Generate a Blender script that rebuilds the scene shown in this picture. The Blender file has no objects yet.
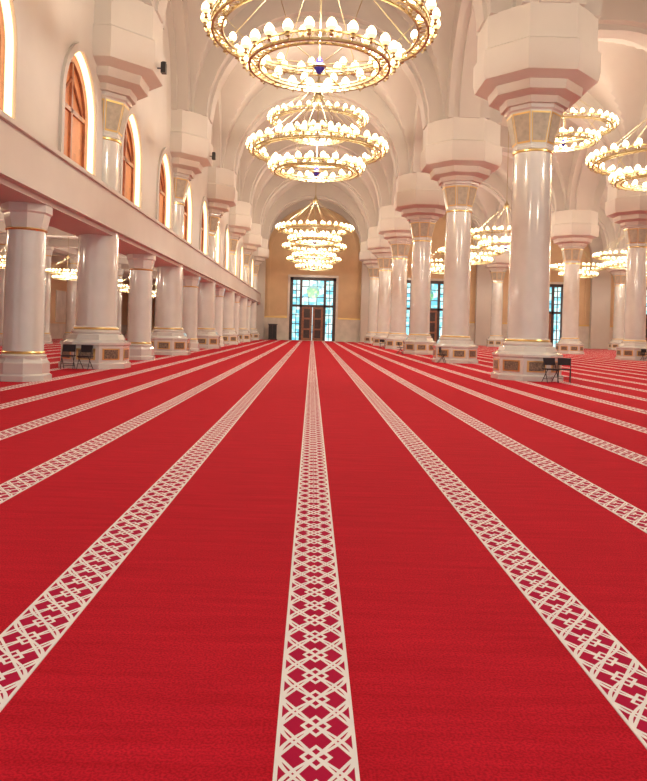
import bpy, bmesh, math, random
from mathutils import Matrix, Vector
random.seed(4)
S = bpy.context.scene
COL = S.collection
try:
    S.view_settings.view_transform = 'Standard'
except Exception:
    pass

# ------------------------------------------------------------ materials
def nt(m):
    m.use_nodes = True
    return m.node_tree, m.node_tree.nodes['Principled BSDF']

def mat(name, col, rough=0.6, metal=0.0, emit=0.0, ecol=None, noise=None, bump=0.0, coat=0.0, samp='NONE'):
    m = bpy.data.materials.new(name)
    t, b = nt(m)
    b.inputs['Base Color'].default_value = (*col, 1)
    b.inputs['Roughness'].default_value = rough
    b.inputs['Metallic'].default_value = metal
    if coat:
        b.inputs['Coat Weight'].default_value = coat
        b.inputs['Coat Roughness'].default_value = 0.08
    if emit:
        b.inputs['Emission Color'].default_value = (*(ecol or col), 1)
        b.inputs['Emission Strength'].default_value = emit
        m.cycles.emission_sampling = samp
    if noise:
        sc, amt = noise
        tc = t.nodes.new('ShaderNodeTexCoord')
        n = t.nodes.new('ShaderNodeTexNoise')
        n.inputs['Scale'].default_value = sc
        n.inputs['Detail'].default_value = 6
        r = t.nodes.new('ShaderNodeValToRGB')
        r.color_ramp.elements[0].position = 0.3
        r.color_ramp.elements[1].position = 0.7
        r.color_ramp.elements[0].color = (*[c * (1 - amt) for c in col], 1)
        r.color_ramp.elements[1].color = (*[min(1, c * (1 + amt)) for c in col], 1)
        t.links.new(tc.outputs['Object'], n.inputs['Vector'])
        t.links.new(n.outputs['Fac'], r.inputs['Fac'])
        t.links.new(r.outputs['Color'], b.inputs['Base Color'])
        if bump:
            bp = t.nodes.new('ShaderNodeBump')
            bp.inputs['Strength'].default_value = bump
            t.links.new(n.outputs['Fac'], bp.inputs['Height'])
            t.links.new(bp.outputs['Normal'], b.inputs['Normal'])
    return m

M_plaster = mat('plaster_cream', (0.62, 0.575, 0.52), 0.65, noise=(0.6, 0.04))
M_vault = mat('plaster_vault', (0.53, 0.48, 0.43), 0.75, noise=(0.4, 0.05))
M_marble = mat('marble_white', (0.70, 0.71, 0.67), 0.10, noise=(1.6, 0.06), coat=0.7)
M_gold = mat('gold_trim', (0.78, 0.56, 0.22), 0.3, 0.9)
M_capp = mat('capital_panel', (0.46, 0.42, 0.33), 0.3, noise=(7, 0.15))
M_basep = mat('base_lattice', (0.22, 0.17, 0.12), 0.35, noise=(25, 0.7))
M_tan = mat('plaster_tan', (0.70, 0.50, 0.30), 0.75, noise=(0.8, 0.06))
M_dado = mat('dado_marble', (0.70, 0.64, 0.56), 0.25, noise=(1.5, 0.1))
M_wood = mat('door_wood', (0.06, 0.03, 0.03), 0.4, noise=(5, 0.3))
M_wood2 = mat('door_leaf_wood', (0.34, 0.13, 0.07), 0.4, noise=(5, 0.3))
M_black = mat('black_metal', (0.02, 0.02, 0.022), 0.4)
M_blacks = mat('black_fabric', (0.03, 0.025, 0.03), 0.8)
M_bulb = mat('lamp_bulb', (1, 0.8, 0.5), 0.4, emit=9.0, ecol=(1.0, 0.76, 0.42))
M_flame = mat('lamp_glass_shade', (1, 0.7, 0.35), 0.4, emit=2.4, ecol=(1.0, 0.62, 0.25))
M_strip = mat('cove_light', (1, 0.85, 0.6), 0.5, emit=3.0, ecol=(1.0, 0.66, 0.32), samp='AUTO')
M_blue = mat('blue_glass', (0.05, 0.04, 0.35), 0.1, emit=0.1, ecol=(0.1, 0.1, 0.6))
M_brass = mat('brass_ring', (0.46, 0.38, 0.22), 0.4, 0.8)

M_mash = bpy.data.materials.new('mashrabiya_wood')
t, b = nt(M_mash)
tc = t.nodes.new('ShaderNodeTexCoord'); vo = t.nodes.new('ShaderNodeTexVoronoi')
vo.inputs['Scale'].default_value = 4.5; vo.inputs['Randomness'].default_value = 0.15
vo.feature = 'DISTANCE_TO_EDGE'
rp = t.nodes.new('ShaderNodeValToRGB')
rp.color_ramp.elements[0].position = 0.06; rp.color_ramp.elements[0].color = (0.62, 0.24, 0.09, 1)
rp.color_ramp.elements[1].position = 0.18; rp.color_ramp.elements[1].color = (0.16, 0.05, 0.035, 1)
t.links.new(tc.outputs['Object'], vo.inputs['Vector']); t.links.new(vo.outputs['Distance'], rp.inputs['Fac'])
t.links.new(rp.outputs['Color'], b.inputs['Base Color']); b.inputs['Roughness'].default_value = 0.5

def glassmat(name, cols, scale, strength):
    m = bpy.data.materials.new(name)
    t, b = nt(m)
    tc = t.nodes.new('ShaderNodeTexCoord'); vo = t.nodes.new('ShaderNodeTexVoronoi')
    vo.inputs['Scale'].default_value = scale; vo.inputs['Randomness'].default_value = 0.5
    rp = t.nodes.new('ShaderNodeValToRGB'); rp.color_ramp.interpolation = 'CONSTANT'
    els = rp.color_ramp.elements
    els[0].color = (*cols[0], 1); els[1].position = 1 / len(cols); els[1].color = (*cols[1], 1)
    for i in range(2, len(cols)):
        e = els.new(i / len(cols)); e.color = (*cols[i], 1)
    sp = t.nodes.new('ShaderNodeSeparateColor')
    t.links.new(tc.outputs['Object'], vo.inputs['Vector']); t.links.new(vo.outputs['Color'], sp.inputs['Color'])
    t.links.new(sp.outputs[0], rp.inputs['Fac'])
    t.links.new(rp.outputs['Color'], b.inputs['Emission Color'])
    b.inputs['Emission Strength'].default_value = strength
    b.inputs['Base Color'].default_value = (0.1, 0.15, 0.2, 1); b.inputs['Roughness'].default_value = 0.1
    m.cycles.emission_sampling = 'NONE'
    return m
M_glass = glassmat('stained_glass', [(0.70, 1.0, 1.0), (0.30, 0.80, 0.90), (0.9, 1, 1), (0.15, 0.6, 0.75), (0.6, 1.0, 0.95)], 2.2, 1.3)
M_glassg = glassmat('stained_glass_green', [(0.15, 0.65, 0.25), (0.1, 0.5, 0.5), (0.45, 0.85, 0.4)], 4.0, 0.9)

# carpet
M_carpet = bpy.data.materials.new('carpet_red')
t, b = nt(M_carpet)
tc = t.nodes.new('ShaderNodeTexCoord'); mp = t.nodes.new('ShaderNodeMapping')
mp.inputs['Scale'].default_value = (0.9, 9, 1)
n1 = t.nodes.new('ShaderNodeTexNoise'); n1.inputs['Scale'].default_value = 1.6; n1.inputs['Detail'].default_value = 10; n1.inputs['Roughness'].default_value = 0.7
n2 = t.nodes.new('ShaderNodeTexNoise'); n2.inputs['Scale'].default_value = 110; n2.inputs['Detail'].default_value = 4
rp = t.nodes.new('ShaderNodeValToRGB')
rp.color_ramp.elements[0].position = 0.3; rp.color_ramp.elements[0].color = (0.50, 0.008, 0.019, 1)
rp.color_ramp.elements[1].position = 0.7; rp.color_ramp.elements[1].color = (0.69, 0.014, 0.034, 1)
mx = t.nodes.new('ShaderNodeMixRGB'); mx.blend_type = 'MULTIPLY'; mx.inputs['Fac'].default_value = 0.6
rp2 = t.nodes.new('ShaderNodeValToRGB')
rp2.color_ramp.elements[0].position = 0.38; rp2.color_ramp.elements[0].color = (0.42, 0.42, 0.42, 1)
rp2.color_ramp.elements[1].position = 0.58; rp2.color_ramp.elements[1].color = (1, 1, 1, 1)
t.links.new(tc.outputs['Object'], mp.inputs['Vector']); t.links.new(mp.outputs['Vector'], n1.inputs['Vector'])
t.links.new(tc.outputs['Object'], n2.inputs['Vector'])
t.links.new(n1.outputs['Fac'], rp.inputs['Fac']); t.links.new(n2.outputs['Fac'], rp2.inputs['Fac'])
t.links.new(rp.outputs['Color'], mx.inputs['Color1']); t.links.new(rp2.outputs['Color'], mx.inputs['Color2'])
t.links.new(mx.outputs['Color'], b.inputs['Base Color'])
b.inputs['Roughness'].default_value = 0.95; b.inputs['Specular IOR Level'].default_value = 0.08
b.inputs['Sheen Weight'].default_value = 0.12; b.inputs['Sheen Roughness'].default_value = 0.5
b.inputs['Sheen Tint'].default_value = (1.0, 0.12, 0.16, 1)
bp = t.nodes.new('ShaderNodeBump'); bp.inputs['Strength'].default_value = 0.4; bp.inputs['Distance'].default_value = 0.006
t.links.new(n2.outputs['Fac'], bp.inputs['Height']); t.links.new(bp.outputs['Normal'], b.inputs['Normal'])

# carpet stripe : crossing arcs forming petals, stars and lozenges
M_stripe = bpy.data.materials.new('carpet_stripe_pattern')
t, b = nt(M_stripe)
def mth(op, a, c=None, cl=False):
    n = t.nodes.new('ShaderNodeMath'); n.operation = op; n.use_clamp = cl
    for i, v in enumerate((a, c)):
        if v is None: continue
        if isinstance(v, (int, float)): n.inputs[i].default_value = v
        else: t.links.new(v, n.inputs[i])
    return n.outputs[0]
tc = t.nodes.new('ShaderNodeTexCoord'); sx = t.nodes.new('ShaderNodeSeparateXYZ')
t.links.new(tc.outputs['Object'], sx.inputs[0])
X, Y = sx.outputs[0], sx.outputs[1]
aX = mth('ABSOLUTE', X)
P = 0.68
H2 = P / 2
th = mth('MULTIPLY', Y, 2 * math.pi / P)
ac = mth('ABSOLUTE', mth('COSINE', th)); as_ = mth('ABSOLUTE', mth('SINE', th))
def wave(a, amp, w):
    return mth('LESS_THAN', mth('ABSOLUTE', mth('SUBTRACT', aX, mth('MULTIPLY', a, amp))), w)
def perd(off):
    f = mth('FRACT', mth('ADD', mth('DIVIDE', Y, H2), off))
    return mth('MULTIPLY', mth('SUBTRACT', f, 0.5), H2)
t0 = perd(0.5); t1 = perd(0.0)
def loz(x, y, a, bb, w):
    return mth('LESS_THAN', mth('ABSOLUTE', mth('SUBTRACT', mth('ADD', mth('ABSOLUTE', mth('DIVIDE', x, a)), mth('ABSOLUTE', mth('DIVIDE', y, bb))), 1.0)), w)
parts = [
    wave(ac, 0.118, 0.0082),
    wave(as_, 0.118, 0.0082),
    mth('LESS_THAN', mth('ABSOLUTE', mth('SUBTRACT', aX, mth('MULTIPLY', mth('ABSOLUTE', mth('DIVIDE', t1, H2 / 2)), 0.118))), 0.0075),
    mth('LESS_THAN', mth('ABSOLUTE', mth('SUBTRACT', aX, mth('MULTIPLY', mth('ABSOLUTE', mth('DIVIDE', t0, H2 / 2)), 0.118))), 0.0075),
    loz(X, t0, 0.045, 0.055, 0.18),
    loz(X, t1, 0.045, 0.055, 0.18),
    mth('GREATER_THAN', aX, 0.116),
]
m_ = parts[0]
for p_ in parts[1:]:
    m_ = mth('MAXIMUM', m_, p_)
mx = t.nodes.new('ShaderNodeMixRGB'); t.links.new(m_, mx.inputs['Fac'])
mx.inputs['Color1'].default_value = (0.48, 0.010, 0.055, 1)
mx.inputs['Color2'].default_value = (0.92, 0.87, 0.83, 1)
nn = t.nodes.new('ShaderNodeTexNoise'); nn.inputs['Scale'].default_value = 200
t.links.new(tc.outputs['Object'], nn.inputs['Vector'])
bp = t.nodes.new('ShaderNodeBump'); bp.inputs['Strength'].default_value = 0.3; bp.inputs['Distance'].default_value = 0.004
ad = mth('ADD', mth('MULTIPLY', m_, 1.5), nn.outputs['Fac'])
t.links.new(ad, bp.inputs['Height']); t.links.new(bp.outputs['Normal'], b.inputs['Normal'])
t.links.new(mx.outputs['Color'], b.inputs['Base Color']); b.inputs['Roughness'].default_value = 0.95
b.inputs['Specular IOR Level'].default_value = 0.1

# ------------------------------------------------------------ mesh builder
class MB:
    def __init__(s):
        s.v = []; s.f = []; s.m = []; s.mats = []
    def mi(s, m):
        if m not in s.mats: s.mats.append(m)
        return s.mats.index(m)
    def face(s, idx, m):
        s.f.append(idx); s.m.append(s.mi(m))
    def lathe(s, prof, n, m, rot=0.0, c=(0, 0, 0), cap=True):
        base = len(s.v)
        for r, z in prof:
            for i in range(n):
                a = rot + 2 * math.pi * i / n
                s.v.append((c[0] + r * math.cos(a), c[1] + r * math.sin(a), c[2] + z))
        for k in range(len(prof) - 1):
            for i in range(n):
                j = (i + 1) % n
                s.face((base + k * n + i, base + k * n + j, base + (k + 1) * n + j, base + (k + 1) * n + i), m)
        if cap:
            s.face(tuple(base + i for i in range(n))[::-1], m)
            s.face(tuple(base + (len(prof) - 1) * n + i for i in range(n)), m)
    def box(s, lo, hi, m):
        b = len(s.v)
        for z in (lo[2], hi[2]):
            for x, y in ((lo[0], lo[1]), (hi[0], lo[1]), (hi[0], hi[1]), (lo[0], hi[1])):
                s.v.append((x, y, z))
        for q in ((3, 2, 1, 0), (4, 5, 6, 7), (0, 1, 5, 4), (1, 2, 6, 5), (2, 3, 7, 6), (3, 0, 4, 7)):
            s.face(tuple(b + i for i in q), m)
    def tube(s, p0, p1, r, m, n=6):
        p0 = Vector(p0); p1 = Vector(p1); d = (p1 - p0).normalized()
        u = d.orthogonal().normalized(); w = d.cross(u)
        b = len(s.v)
        for p in (p0, p1):
            for i in range(n):
                a = 2 * math.pi * i / n
                s.v.append(tuple(p + r * (math.cos(a) * u + math.sin(a) * w)))
        for i in range(n):
            j = (i + 1) % n
            s.face((b + i, b + j, b + n + j, b + n + i), m)
        s.face(tuple(b + i for i in range(n))[::-1], m); s.face(tuple(b + n + i for i in range(n)), m)
    def plate(s, q, m, inset, off):
        q = [Vector(p) for p in q]
        c = sum(q, Vector()) / 4
        nrm = (q[1] - q[0]).cross(q[3] - q[0]).normalized()
        ins = [p + (c - p).normalized() * inset for p in q]
        b = len(s.v)
        for p in ins: s.v.append(tuple(p))
        for p in ins: s.v.append(tuple(p + nrm * off))
        for i in range(4):
            j = (i + 1) % 4
            s.face((b + i, b + j, b + 4 + j, b + 4 + i), m)
        s.face((b + 4, b + 5, b + 6, b + 7), m)
    def addmesh(s, me, mtx, m):
        b = len(s.v)
        for v in me.vertices: s.v.append(tuple(mtx @ v.co))
        for p in me.polygons: s.face(tuple(b + i for i in p.vertices), m)
    def mesh(s, name, smooth=True, ang=35):
        me = bpy.data.meshes.new(name)
        me.from_pydata(s.v, [], s.f)
        for m in s.mats: me.materials.append(m)
        me.polygons.foreach_set('material_index', s.m)
        me.validate(); me.update()
        if smooth:
            me.polygons.foreach_set('use_smooth', [True] * len(me.polygons))
            me.set_sharp_from_angle(angle=math.radians(ang))
        return me
    def obj(s, name, **k):
        return put(name, s.mesh(name, **k))

def put(name, me, loc=(0, 0, 0), rot=(0, 0, 0), sc=1.0, parent=None):
    o = bpy.data.objects.new(name, me)
    COL.objects.link(o); o.location = loc; o.rotation_euler = rot
    o.scale = (sc, sc, sc)
    if parent: o.parent = parent
    return o

def panel_mesh(loops, thick):
    cu = bpy.data.curves.new('tmp', 'CURVE'); cu.dimensions = '2D'; cu.fill_mode = 'BOTH'; cu.extrude = thick / 2
    for lp in loops:
        sp = cu.splines.new('POLY'); sp.points.add(len(lp) - 1)
        for i, (x, y) in enumerate(lp): sp.points[i].co = (x, y, 0, 1)
        sp.use_cyclic_u = True
    o = bpy.data.objects.new('tmp', cu); COL.objects.link(o)
    bpy.context.view_layer.update()
    dg = bpy.context.evaluated_depsgraph_get()
    me = bpy.data.meshes.new_from_object(o.evaluated_get(dg))
    bpy.data.objects.remove(o)
    return me

def arcrise(u, a, r):
    u = max(0.0, min(a, u))
    R = (r * r + a * a) / (2 * a)
    return math.sqrt(max(0, R * R - (R - u) ** 2))
def archloop(cx, hw, z0, zs, za, n=14):
    pts = [(cx - hw, z0)]
    for i in range(n + 1):
        u = hw * (1 - math.cos(math.pi / 2 * i / n))
        pts.append((cx - hw + u, zs + arcrise(u, hw, za - zs)))
    for i in range(n - 1, -1, -1):
        u = hw * (1 - math.cos(math.pi / 2 * i / n))
        pts.append((cx + hw - u, zs + arcrise(u, hw, za - zs)))
    pts.append((cx + hw, z0))
    return pts
def rect(x0, x1, z0, z1): return [(x0, z0), (x1, z0), (x1, z1), (x0, z1)]
RY = Matrix.Rotation(math.pi / 2, 4, 'X')
RX = Matrix.Rotation(math.pi / 2, 4, 'Z') @ Matrix.Rotation(math.pi / 2, 4, 'X')

# ------------------------------------------------------------ grid
XL = [-6.5, 6.5, 19.5, 32.5, 45.5]
Y0, BY = 21.1, 10.6
YL = [Y0 + BY * k for k in range(-2, 7)]
YF = 79.4
YB = -0.1
AH = 6.3

mb = MB(); mb.box((-20.5, YB, -0.3), (46, YF + 1, -0.02), M_dado); mb.obj('floor', smooth=False)
mb = MB(); mb.box((-20, YB + 0.2, -0.02), (45.3, YF - 0.05, 0.0), M_carpet); carpet = mb.obj('carpet', smooth=False)
mb = MB()
mb.box((-0.129, 0.0, 0.0), (0.129, YF - 0.6, 0.004), M_stripe)
sm = mb.mesh('stripe', smooth=False)
for k in range(-16, 37):
    x = 0.05 + 1.2 * k
    put('stripe_%d' % (k + 17), sm, (x, 0.3 - 0.13 * ((k * 7) % 3), 0.0), parent=carpet)

# ------------------------------------------------------------ columns
R8 = math.pi / 8
def oct_panels(mb, r0, z0, r1, z1, inset, mframe, mpanel, off=0.012, fw=0.07):
    for i in range(8):
        a0 = R8 + i * math.pi / 4; a1 = a0 + math.pi / 4
        q = [(r0 * math.cos(a0), r0 * math.sin(a0), z0), (r0 * math.cos(a1), r0 * math.sin(a1), z0),
             (r1 * math.cos(a1), r1 * math.sin(a1), z1), (r1 * math.cos(a0), r1 * math.sin(a0), z1)]
        mb.plate(q, mframe, inset, off)
        mb.plate(q, mpanel, inset + fw, off * 2)
SPR = 10.6
mb = MB()
mb.lathe([(1.05, 0), (1.05, 0.14), (0.99, 0.18), (0.99, 0.66), (1.03, 0.70), (1.03, 0.76), (0.86, 0.84), (0.80, 0.98), (0.72, 1.02)], 8, M_marble, R8)
oct_panels(mb, 0.99, 0.20, 0.99, 0.65, 0.12, M_gold, M_basep)
mb.lathe([(0.70, 1.0), (0.72, 1.06), (0.70, 1.12), (0.64, 1.14), (0.64, 1.2), (0.60, 1.24), (0.595, 3), (0.575, 5), (0.55, 6.86)], 40, M_marble)
mb.lathe([(0.645, 1.14), (0.66, 1.17), (0.645, 1.20)], 40, M_gold, cap=False)
mb.lathe([(0.55, 6.74), (0.59, 6.76), (0.59, 6.80), (0.56, 6.82)], 40, M_gold)
mb.lathe([(0.60, 6.84), (0.60, 6.92), (0.58, 6.94), (0.80, 7.92), (0.86, 7.96), (0.86, 8.07)], 8, M_marble, R8)
oct_panels(mb, 0.583, 6.97, 0.795, 7.9, 0.04, M_gold, M_capp, fw=0.06)
mb.lathe([(0.98, 8.07), (1.02, 8.26), (1.34, 8.36), (1.38, 8.62), (1.78, 8.76), (1.84, 9.0), (1.84, 9.6), (1.74, 9.66), (1.74, SPR + 0.02)], 8, M_plaster, R8)
col_me = mb.mesh('main_column', ang=30)
def slim(H):
    mb = MB()
    mb.lathe([(0.62, 0), (0.62, 0.12), (0.57, 0.16), (0.57, 0.40), (0.52, 0.46), (0.50, 0.52)], 8, M_marble, R8)
    mb.lathe([(0.49, 0.5), (0.50, 0.56), (0.45, 0.60), (0.44, 0.64), (0.43, 2), (0.415, H - 0.53)], 36, M_marble)
    mb.lathe([(0.45, 0.60), (0.47, 0.63), (0.45, 0.66)], 36, M_gold, cap=False)
    mb.lathe([(0.42, H - 0.59), (0.455, H - 0.56), (0.42, H - 0.53)], 36, M_gold, cap=False)
    mb.lathe([(0.43, H - 0.53), (0.44, H - 0.49), (0.50, H - 0.21), (0.54, H - 0.17), (0.54, H)], 8, M_marble, R8)
    return mb.mesh('slim_column', ang=30)
slim_me = slim(3.93); slim_tall = slim(AH - 0.45)

for xi, x in enumerate(XL[:4]):
    for y in YL:
        if y > YF or y < 5: continue
        if x > 15 and y < 30: continue
        put('marble_column', col_me, (x, y, 0))
for k in range(0, 7):
    put('gallery_column', slim_me, (-6.5, 5.2 + BY * k, 0))
for k in range(1, 13):
    put('aisle_column', slim_tall, (-16.3, 10.5 + 5.3 * k, 0))

# ------------------------------------------------------------ vaulted ceiling
def half(L):
    a = [0, 0.44, 0.45, 0.89, 0.90, 1.0]
    n = 20
    for i in range(1, n + 1):
        a.append(1.0 + (L - 1.0) * (1 - math.cos(math.pi / 2 * i / n)))
    a += [1.6, 1.62, 1.68]
    return sorted(set(round(q, 4) for q in a))
def axis(lines, L):
    h = half(L)
    out = set()
    for l in lines:
        for q in h:
            out.add(round(l + q, 4)); out.add(round(l - q, 4))
    return sorted(out)
xs = [x for x in axis(XL, 6.5) if -7.45 <= x <= 45.6]
ys = [y for y in axis(YL, 5.3) if YB <= y <= YF + 0.05]
def hgt(x, y):
    u = min(abs(x - l) for l in XL); v = min(abs(y - l) for l in YL)
    if v < 0.445: A = arcrise(u - 1.72, 4.78, 4.45) if u > 1.72 else 0
    elif v < 0.895: A = arcrise(u - 1.6, 4.9, 4.7) if u > 1.6 else 0
    else: A = arcrise(u - 1.0, 5.5, 6.4) if u > 1.0 else 0
    if u < 0.445: B = arcrise(v - 1.72, 3.58, 4.45) if v > 1.72 else 0
    elif u < 0.895: B = arcrise(v - 1.6, 3.7, 4.7) if v > 1.6 else 0
    else: B = arcrise(v - 1.0, 4.3, 6.4) if v > 1.0 else 0
    return SPR + max(A, B)
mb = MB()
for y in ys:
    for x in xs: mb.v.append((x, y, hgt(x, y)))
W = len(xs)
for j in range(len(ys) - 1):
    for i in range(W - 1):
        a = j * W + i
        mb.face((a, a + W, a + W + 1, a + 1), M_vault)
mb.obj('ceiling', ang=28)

# ------------------------------------------------------------ left gallery
WX = -6.30
wc = [2.55 + 5.3 * k for k in range(0, 15)]
loops = [rect(YB, YF + 0.3, 4.3, 17.2)]
for c in wc:
    if c + 1.3 < YF: loops.append(archloop(c, 1.25, 4.8, 6.9, 8.45))
me = panel_mesh(loops, 0.6)
mb = MB(); mb.addmesh(me, Matrix.Translation((WX - 0.3, 0, 0)) @ RX, M_plaster)
mb.obj('wall_left', ang=25)
mb = MB()
outer = archloop(0, 1.25, 4.8, 6.9, 8.45); inner = archloop(0, 1.19, 4.8, 6.9, 8.37)
mb.addmesh(panel_mesh([outer, inner], 0.14), Matrix.Translation((WX - 0.07, 0, 0)) @ RX, M_strip)
o2 = archloop(0, 1.42, 4.8, 6.9, 8.68)
mb.addmesh(panel_mesh([o2, outer], 0.10), Matrix.Translation((WX + 0.03, 0, 0)) @ RX, M_plaster)
mb.addmesh(panel_mesh([archloop(0, 1.24, 4.8, 6.9, 8.44)], 0.05), Matrix.Translation((WX - 0.27, 0, 0)) @ RX, M_mash)
i1 = archloop(0, 1.04, 4.8, 6.9, 8.17)
mb.addmesh(panel_mesh([inner, i1], 0.08), Matrix.Translation((WX - 0.21, 0, 0)) @ RX, M_wood2)
mb.box((WX - 0.25, -0.05, 4.8), (WX - 0.18, 0.05, 8.15), M_wood2)
mb.box((WX - 0.25, -1.1, 6.85), (WX - 0.18, 1.1, 6.97), M_wood2)
for s in (-1, 1):
    mb.tube((WX - 0.21, s * 0.95, 6.95), (WX - 0.21, 0, 7.75), 0.035, M_wood2)
wme = mb.mesh('window', ang=25)
for n, c in enumerate(wc):
    put('window_%d' % (n + 1), wme, (0, c, 0))

mb = MB()
mb.box((-6.20, YB, 4.14), (-5.88, YF, 5.08), M_plaster)
mb.box((-6.25, YB, 5.08), (-5.80, YF, 5.18), M_plaster)
mb.box((-6.20, YB, 4.05), (-5.82, YF, 4.14), M_plaster)
mb.box((-7.2, YB, 3.93), (-5.98, YF, 4.30), M_plaster)
mb.box((-7.2, YB, 4.30), (-6.95, YF, AH), M_plaster)
mb.obj('gallery_balcony', smooth=False)
mb = MB()
mb.box((-20, YB, AH), (-6.95, YF, AH + 0.25), M_plaster)
for k in range(0, 15):
    y = 5.2 + 5.3 * k
    mb.box((-20, y - 0.35, AH - 0.45), (-7.2, y + 0.35, AH), M_plaster)
mb.box((-16.7, YB, AH - 0.45), (-15.9, YF, AH), M_plaster)
mb.obj('ceiling_side_aisle', smooth=False)
mb = MB(); mb.box((-20.4, YB, 0), (-20, YF, AH + 0.25), M_tan); mb.box((-20, YB, 0), (-19.9, YF, 1.2), M_dado)
for k in range(0, 15):
    y = 2.55 + 5.3 * k
    mb.box((-20, y - 1.1, 1.3), (-19.93, y + 1.1, 3.8), M_dado)
mb.obj('wall_side_aisle', smooth=False)

mb = MB(); mb.box((45.5, YB, 0), (46, YF, 17), M_tan); mb.box((45.4, YB, 0), (45.5, YF, 2.2), M_dado)
mb.obj('wall_right', smooth=False)

# ------------------------------------------------------------ far wall
BC = [0.0, 13.0, 26.0, 39.0]
loops = [rect(-7.3, 45.6, 0.0, 17.1)]
for c in BC: loops.append(archloop(c, 5.45, 0.02, 9.6, 15.2, 20))
mb = MB()
mb.addmesh(panel_mesh(loops, 0.5), Matrix.Translation((0, YF - 0.25, 0)) @ RY, M_plaster)
mb.obj('trim_arches', ang=25)
DW, DH = 2.62, 7.2
loops = [rect(-20.4, 45.6, 0.0, 17)]
for c in BC: loops.append(rect(c - DW, c + DW, 0.02, DH))
mb = MB()
mb.addmesh(panel_mesh(loops, 0.4), Matrix.Translation((0, YF + 0.45, 0)) @ RY, M_tan)
for c in BC:
    for s in (-1, 1):
        x0, x1 = sorted((c + s * (DW + 0.25), c + s * 5.45))
        mb.box((x0, YF + 0.1, 0), (x1, YF + 0.25, 2.5), M_dado)
        mb.box((x0, YF + 0.05, 2.5), (x1, YF + 0.25, 2.65), M_gold)
mb.obj('wall_far', smooth=False)
mb = MB()
for c in BC:
    mb.addmesh(panel_mesh([archloop(c, 5.2, 0.0, 9.6, 14.9, 20), archloop(c, 4.9, -0.01, 9.6, 14.5, 20)], 0.12), Matrix.Translation((0, YF + 0.2, 0)) @ RY, M_tan)
mb.obj('trim_1', ang=25)

mb = MB()
yy = YF + 0.35
F = 0.34
mb.box((-DW, yy - 0.05, 0), (-DW + F, yy + 0.25, DH), M_wood); mb.box((DW - F, yy - 0.05, 0), (DW, yy + 0.25, DH), M_wood)
mb.box((-DW, yy - 0.05, DH - F), (DW, yy + 0.25, DH), M_wood)
mb.box((-DW - 0.25, yy - 0.2, 0), (-DW, yy, DH + 0.25), M_dado); mb.box((DW, yy - 0.2, 0), (DW + 0.25, yy, DH + 0.25), M_dado)
mb.box((-DW, yy - 0.2, DH), (DW, yy, DH + 0.25), M_dado)
for x in (-1.36, 1.36): mb.box((x - 0.14, yy - 0.02, 0), (x + 0.14, yy + 0.2, DH), M_wood)
mb.box((-DW, yy - 0.02, 3.82), (DW, yy + 0.2, 4.08), M_wood)
mb.box((-DW, yy + 0.18, 0), (DW, yy + 0.22, DH), M_glass)
for x in (-1.88, 1.88, -0.45, 0.45):
    mb.box((x - 0.04, yy + 0.04, 4 if abs(x) < 1 else 0), (x + 0.04, yy + 0.18, DH), M_wood)
for z in (0.9, 1.9, 2.9, 4.9, 5.7, 6.4):
    for s in (-1, 1):
        a, b_ = sorted((s * 1.36, s * DW)); mb.box((a, yy + 0.05, z - 0.04), (b_, yy + 0.18, z + 0.04), M_wood)
for z in (4.95, 6.15): mb.box((-1.36, yy + 0.05, z - 0.04), (1.36, yy + 0.18, z + 0.04), M_wood)
mdal = [(0.75 * math.cos(2 * math.pi * i / 32), 5.55 + 0.75 * math.sin(2 * math.pi * i / 32)) for i in range(32)]
mb.addmesh(panel_mesh([mdal], 0.03), Matrix.Translation((0, yy + 0.03, 0)) @ RY, M_glassg)
for s in (-1, 1):
    a, b_ = sorted((s * 0.03, s * 1.22))
    mb.box((a, yy + 0.02, 0.02), (b_, yy + 0.14, 3.82), M_wood2)
    for (z0, z1) in ((0.3, 1.2), (1.4, 2.4), (2.6, 3.6)):
        mb.box((a + 0.25, yy - 0.01, z0), (b_ - 0.25, yy + 0.03, z1), M_wood)
    mb.tube((s * 0.12, yy - 0.06, 1.1), (s * 0.12, yy - 0.06, 1.7), 0.03, M_gold)
dme = mb.mesh('door', smooth=False)
for i, c in enumerate(BC): put('door_%d' % (i + 1), dme, (c, 0, 0))

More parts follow.
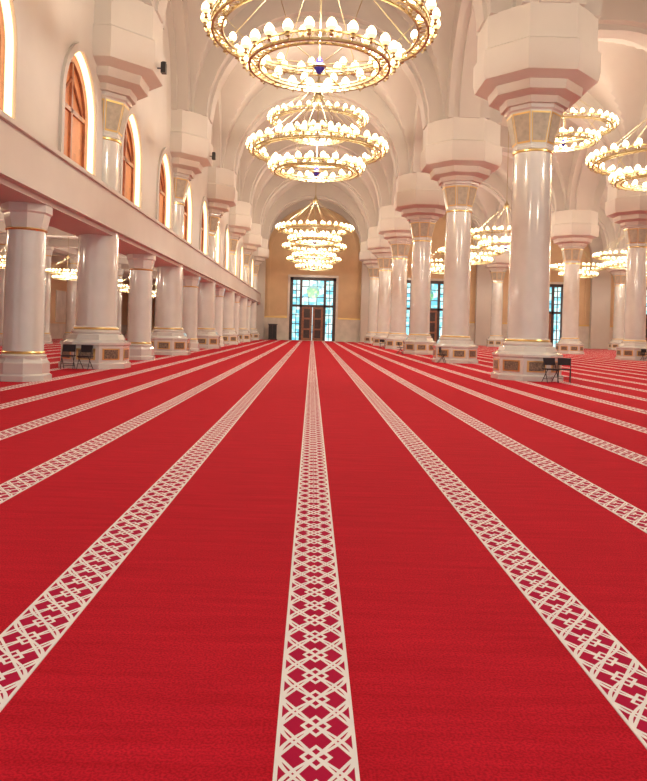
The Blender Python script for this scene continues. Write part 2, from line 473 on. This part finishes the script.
# ------------------------------------------------------------ chandeliers
def bulb(mb, x, y, z, s=1.0):
    mb.lathe([(0.015, -0.10 * s), (0.045 * s, -0.08 * s), (0.025 * s, -0.03 * s), (0.05 * s, 0)], 6, M_brass, c=(x, y, z))
    mb.lathe([(0.04 * s, 0.0), (0.078 * s, 0.03 * s), (0.090 * s, 0.06 * s)], 10, M_flame, c=(x, y, z), cap=False)
    mb.lathe([(0.090 * s, 0.06 * s), (0.096 * s, 0.11 * s), (0.082 * s, 0.165 * s), (0.045 * s, 0.215 * s), (0.004 * s, 0.24 * s)], 10, M_bulb, c=(x, y, z), cap=False)
def ring(mb, R, z, nl, s=1.0):
    for rr_, zz, th in ((R, 0, 0.028), (R, 0.17, 0.02), (R - 0.22, 0, 0.022)):
        mb.lathe([(rr_ - th, z + zz - th), (rr_ + th, z + zz - th), (rr_ + th, z + zz + th), (rr_ - th, z + zz + th), (rr_ - th, z + zz - th)], 64, M_brass, cap=False)
    for i in range(nl * 2):
        a = 2 * math.pi * i / (nl * 2); b2 = a + math.pi / (nl * 2); b3 = a + 2 * math.pi / (nl * 2)
        mb.tube((R * math.cos(a), R * math.sin(a), z), (R * math.cos(b2), R * math.sin(b2), z + 0.17), 0.010, M_brass, 4)
        mb.tube((R * math.cos(b2), R * math.sin(b2), z + 0.17), (R * math.cos(b3), R * math.sin(b3), z), 0.010, M_brass, 4)
        q = R - 0.22
        mb.tube((R * math.cos(a), R * math.sin(a), z), (q * math.cos(b2), q * math.sin(b2), z), 0.010, M_brass, 4)
        mb.tube((q * math.cos(b2), q * math.sin(b2), z), (R * math.cos(b3), R * math.sin(b3), z), 0.010, M_brass, 4)
    for i in range(nl):
        a = 2 * math.pi * (i + 0.5) / nl
        rr = R + 0.15
        mb.tube((R * math.cos(a), R * math.sin(a), z + 0.02), ((R + 0.09) * math.cos(a), (R + 0.09) * math.sin(a), z - 0.05), 0.014, M_brass, 4)
        mb.tube(((R + 0.09) * math.cos(a), (R + 0.09) * math.sin(a), z - 0.05), (rr * math.cos(a), rr * math.sin(a), z + 0.05), 0.014, M_brass, 4)
        bulb(mb, rr * math.cos(a), rr * math.sin(a), z + 0.12, s)
        if i % 2 == 0:
            a2 = 2 * math.pi * (i + 1) / nl; q = R - 0.20
            mb.tube((q * math.cos(a2), q * math.sin(a2), z), (q * math.cos(a2), q * math.sin(a2), z + 0.06), 0.012, M_brass, 4)
            bulb(mb, q * math.cos(a2), q * math.sin(a2), z + 0.15, s * 0.85)
def chandelier(name, rod):
    mb = MB()
    ring(mb, 2.42, 0.0, 34, 1.12)
    ring(mb, 1.58, -0.72, 24, 1.12)
    hub = 2.1
    for i in range(8):
        a = 2 * math.pi * (i + 0.5) / 8
        ca, sa = math.cos(a), math.sin(a)
        mb.tube((2.42 * ca, 2.42 * sa, 0.17), (0.12 * ca, 0.12 * sa, hub), 0.012, M_brass, 5)
        mb.tube((1.58 * ca, 1.58 * sa, -0.55), (2.22 * ca, 2.22 * sa, 0.0), 0.011, M_brass, 4)
        mb.tube((1.36 * ca, 1.36 * sa, -0.72), (0.15 * ca, 0.15 * sa, -0.66), 0.013, M_brass, 4)
    mb.lathe([(0.02, -0.86), (0.07, -0.82), (0.12, -0.75), (0.13, -0.68), (0.08, -0.58), (0.04, -0.5)], 16, M_blue)
    mb.lathe([(0.135, -0.74), (0.17, -0.70), (0.135, -0.66)], 16, M_brass, cap=False)
    mb.lathe([(0.04, 1.9), (0.16, 2.0), (0.2, 2.15), (0.08, 2.3), (0.03, 2.5)], 12, M_brass)
    mb.tube((0, 0, -0.55), (0, 0, rod), 0.022, M_brass, 8)
    mb.lathe([(0.05, rod - 0.25), (0.3, rod - 0.02), (0.3, rod)], 12, M_brass)
    return mb.mesh(name, ang=40)
CR = 17.0
ZL, ZH = 7.95, 12.2
ZS, SS = 3.9, 0.42
ch_low = chandelier('chandelier', CR - ZL)
ch_high = chandelier('chandelier_high', CR - ZH)
ch_small = chandelier('chandelier_small', (AH - ZS) / SS)
def lamp(x, y, z, e, col=(1.0, 0.91, 0.79), r=0.3, parent=None):
    l = bpy.data.lights.new('lamp_light', 'POINT'); l.energy = e; l.color = col; l.shadow_soft_size = r
    o = bpy.data.objects.new('chandelier_light', l); COL.objects.link(o); o.location = (x, y, z)
    if parent:
        o.parent = parent; o.location = (0, 0, (z - parent.location.z) / parent.scale.x)
    return o
for cx in BC:
    for k in range(0, 7):
        y = 5.2 + BY * k
        if cx > 20 and y < 30: continue
        high = (k == 3)
        z = ZH if high else ZL
        o = put('chandelier', ch_high if high else ch_low, (cx, y, z))
        lamp(cx, y, z + 0.1, 760 if k > 0 else 450, parent=o)
for y in (18.3, 24.4, 30.5, 37.0, 43.5, 50.0, 58.0, 66.0):
    o = put('small_chandelier', ch_small, (-13.0, y, ZS), sc=SS)
    lamp(-13.0, y, ZS, 170, r=0.1, parent=o)

# ------------------------------------------------------------ chairs & loudspeakers
mb = MB()
for sx_ in (-0.2, 0.2):
    mb.tube((sx_, -0.2, 0.012), (sx_, 0.12, 0.82), 0.013, M_black)
    mb.tube((sx_ * 0.9, 0.2, 0.012), (sx_ * 0.9, -0.17, 0.46), 0.013, M_black)
mb.box((-0.2, -0.2, 0.43), (0.2, 0.18, 0.465), M_blacks)
mb.box((-0.2, 0.06, 0.58), (0.2, 0.10, 0.82), M_blacks)
mb.tube((-0.2, -0.13, 0.2), (0.2, -0.13, 0.2), 0.01, M_black); mb.tube((-0.18, 0.12, 0.12), (0.18, 0.12, 0.12), 0.01, M_black)
chair_me = mb.mesh('folding_chair', smooth=False)
for (x, y, r) in ((6.75, 19.75, 0.2), (7.2, 19.9, -0.3), (-6.85, 19.75, 0.1), (-6.35, 19.7, -0.2),
                  (5.6, 30.1, 1.2), (5.2, 41.3, 1.6), (19.6, 41.2, 0.3), (10.8, 55.0, 0.4), (11.7, 55.6, 2.0), (12.4, 54.6, 1.0), (18.2, 53.0, 1.0), (5.3, 52.6, 0.3)):
    put('folding_chair', chair_me, (x, y, 0.004), (0, 0, r), sc=0.85)
mb = MB()
mb.box((-0.16, -0.12, -0.25), (0.16, 0.12, 0.25), M_black)
mb.lathe([(0.05, 0), (0.13, 0.05)], 16, M_blacks, c=(0, 0, 0.25))
mb.tube((0, 0.1, 0), (0, 0.35, 0), 0.03, M_black)
sp_me = mb.mesh('loudspeaker', smooth=False)
for y in (21.1, 31.7):
    put('loudspeaker', sp_me, (-4.62, y - 0.3, 8.95), (0, 0, math.pi / 2), sc=0.6)
mb = MB()
z0 = 0.006
mb.box((-4.9, 78.2, z0), (-3.9, 78.8, 0.12), M_black); mb.box((-4.85, 78.22, 0.12), (-3.95, 78.8, 1.7), M_wood)
mb.box((-4.8, 78.18, 0.2), (-4.42, 78.23, 1.6), M_black); mb.box((-4.38, 78.18, 0.2), (-4.0, 78.23, 1.6), M_black)
mb.box((-4.92, 78.15, 1.7), (-3.88, 78.85, 1.78), M_black)
mb.obj('book_cabinet', smooth=False)

# ------------------------------------------------------------ world
w = bpy.data.worlds.new('sky'); S.world = w; w.use_nodes = True
w.node_tree.nodes['Background'].inputs[0].default_value = (1.0, 0.97, 0.92, 1)
w.node_tree.nodes['Background'].inputs[1].default_value = 0.75

# ------------------------------------------------------------ camera
cd = bpy.data.cameras.new('camera'); cam = bpy.data.objects.new('camera', cd); COL.objects.link(cam)
cd.sensor_fit = 'HORIZONTAL'; cd.sensor_width = 36
cd.lens = 700 / 647 * 36
cd.shift_x = 11.5 / 647; cd.shift_y = -61.5 / 647
cd.clip_end = 300
cam.matrix_world = Matrix.Translation((0, 0, 1.33)) @ Matrix.Rotation(math.pi / 2, 4, 'X') @ Matrix.Rotation(0.028, 4, 'Z')
S.camera = cam
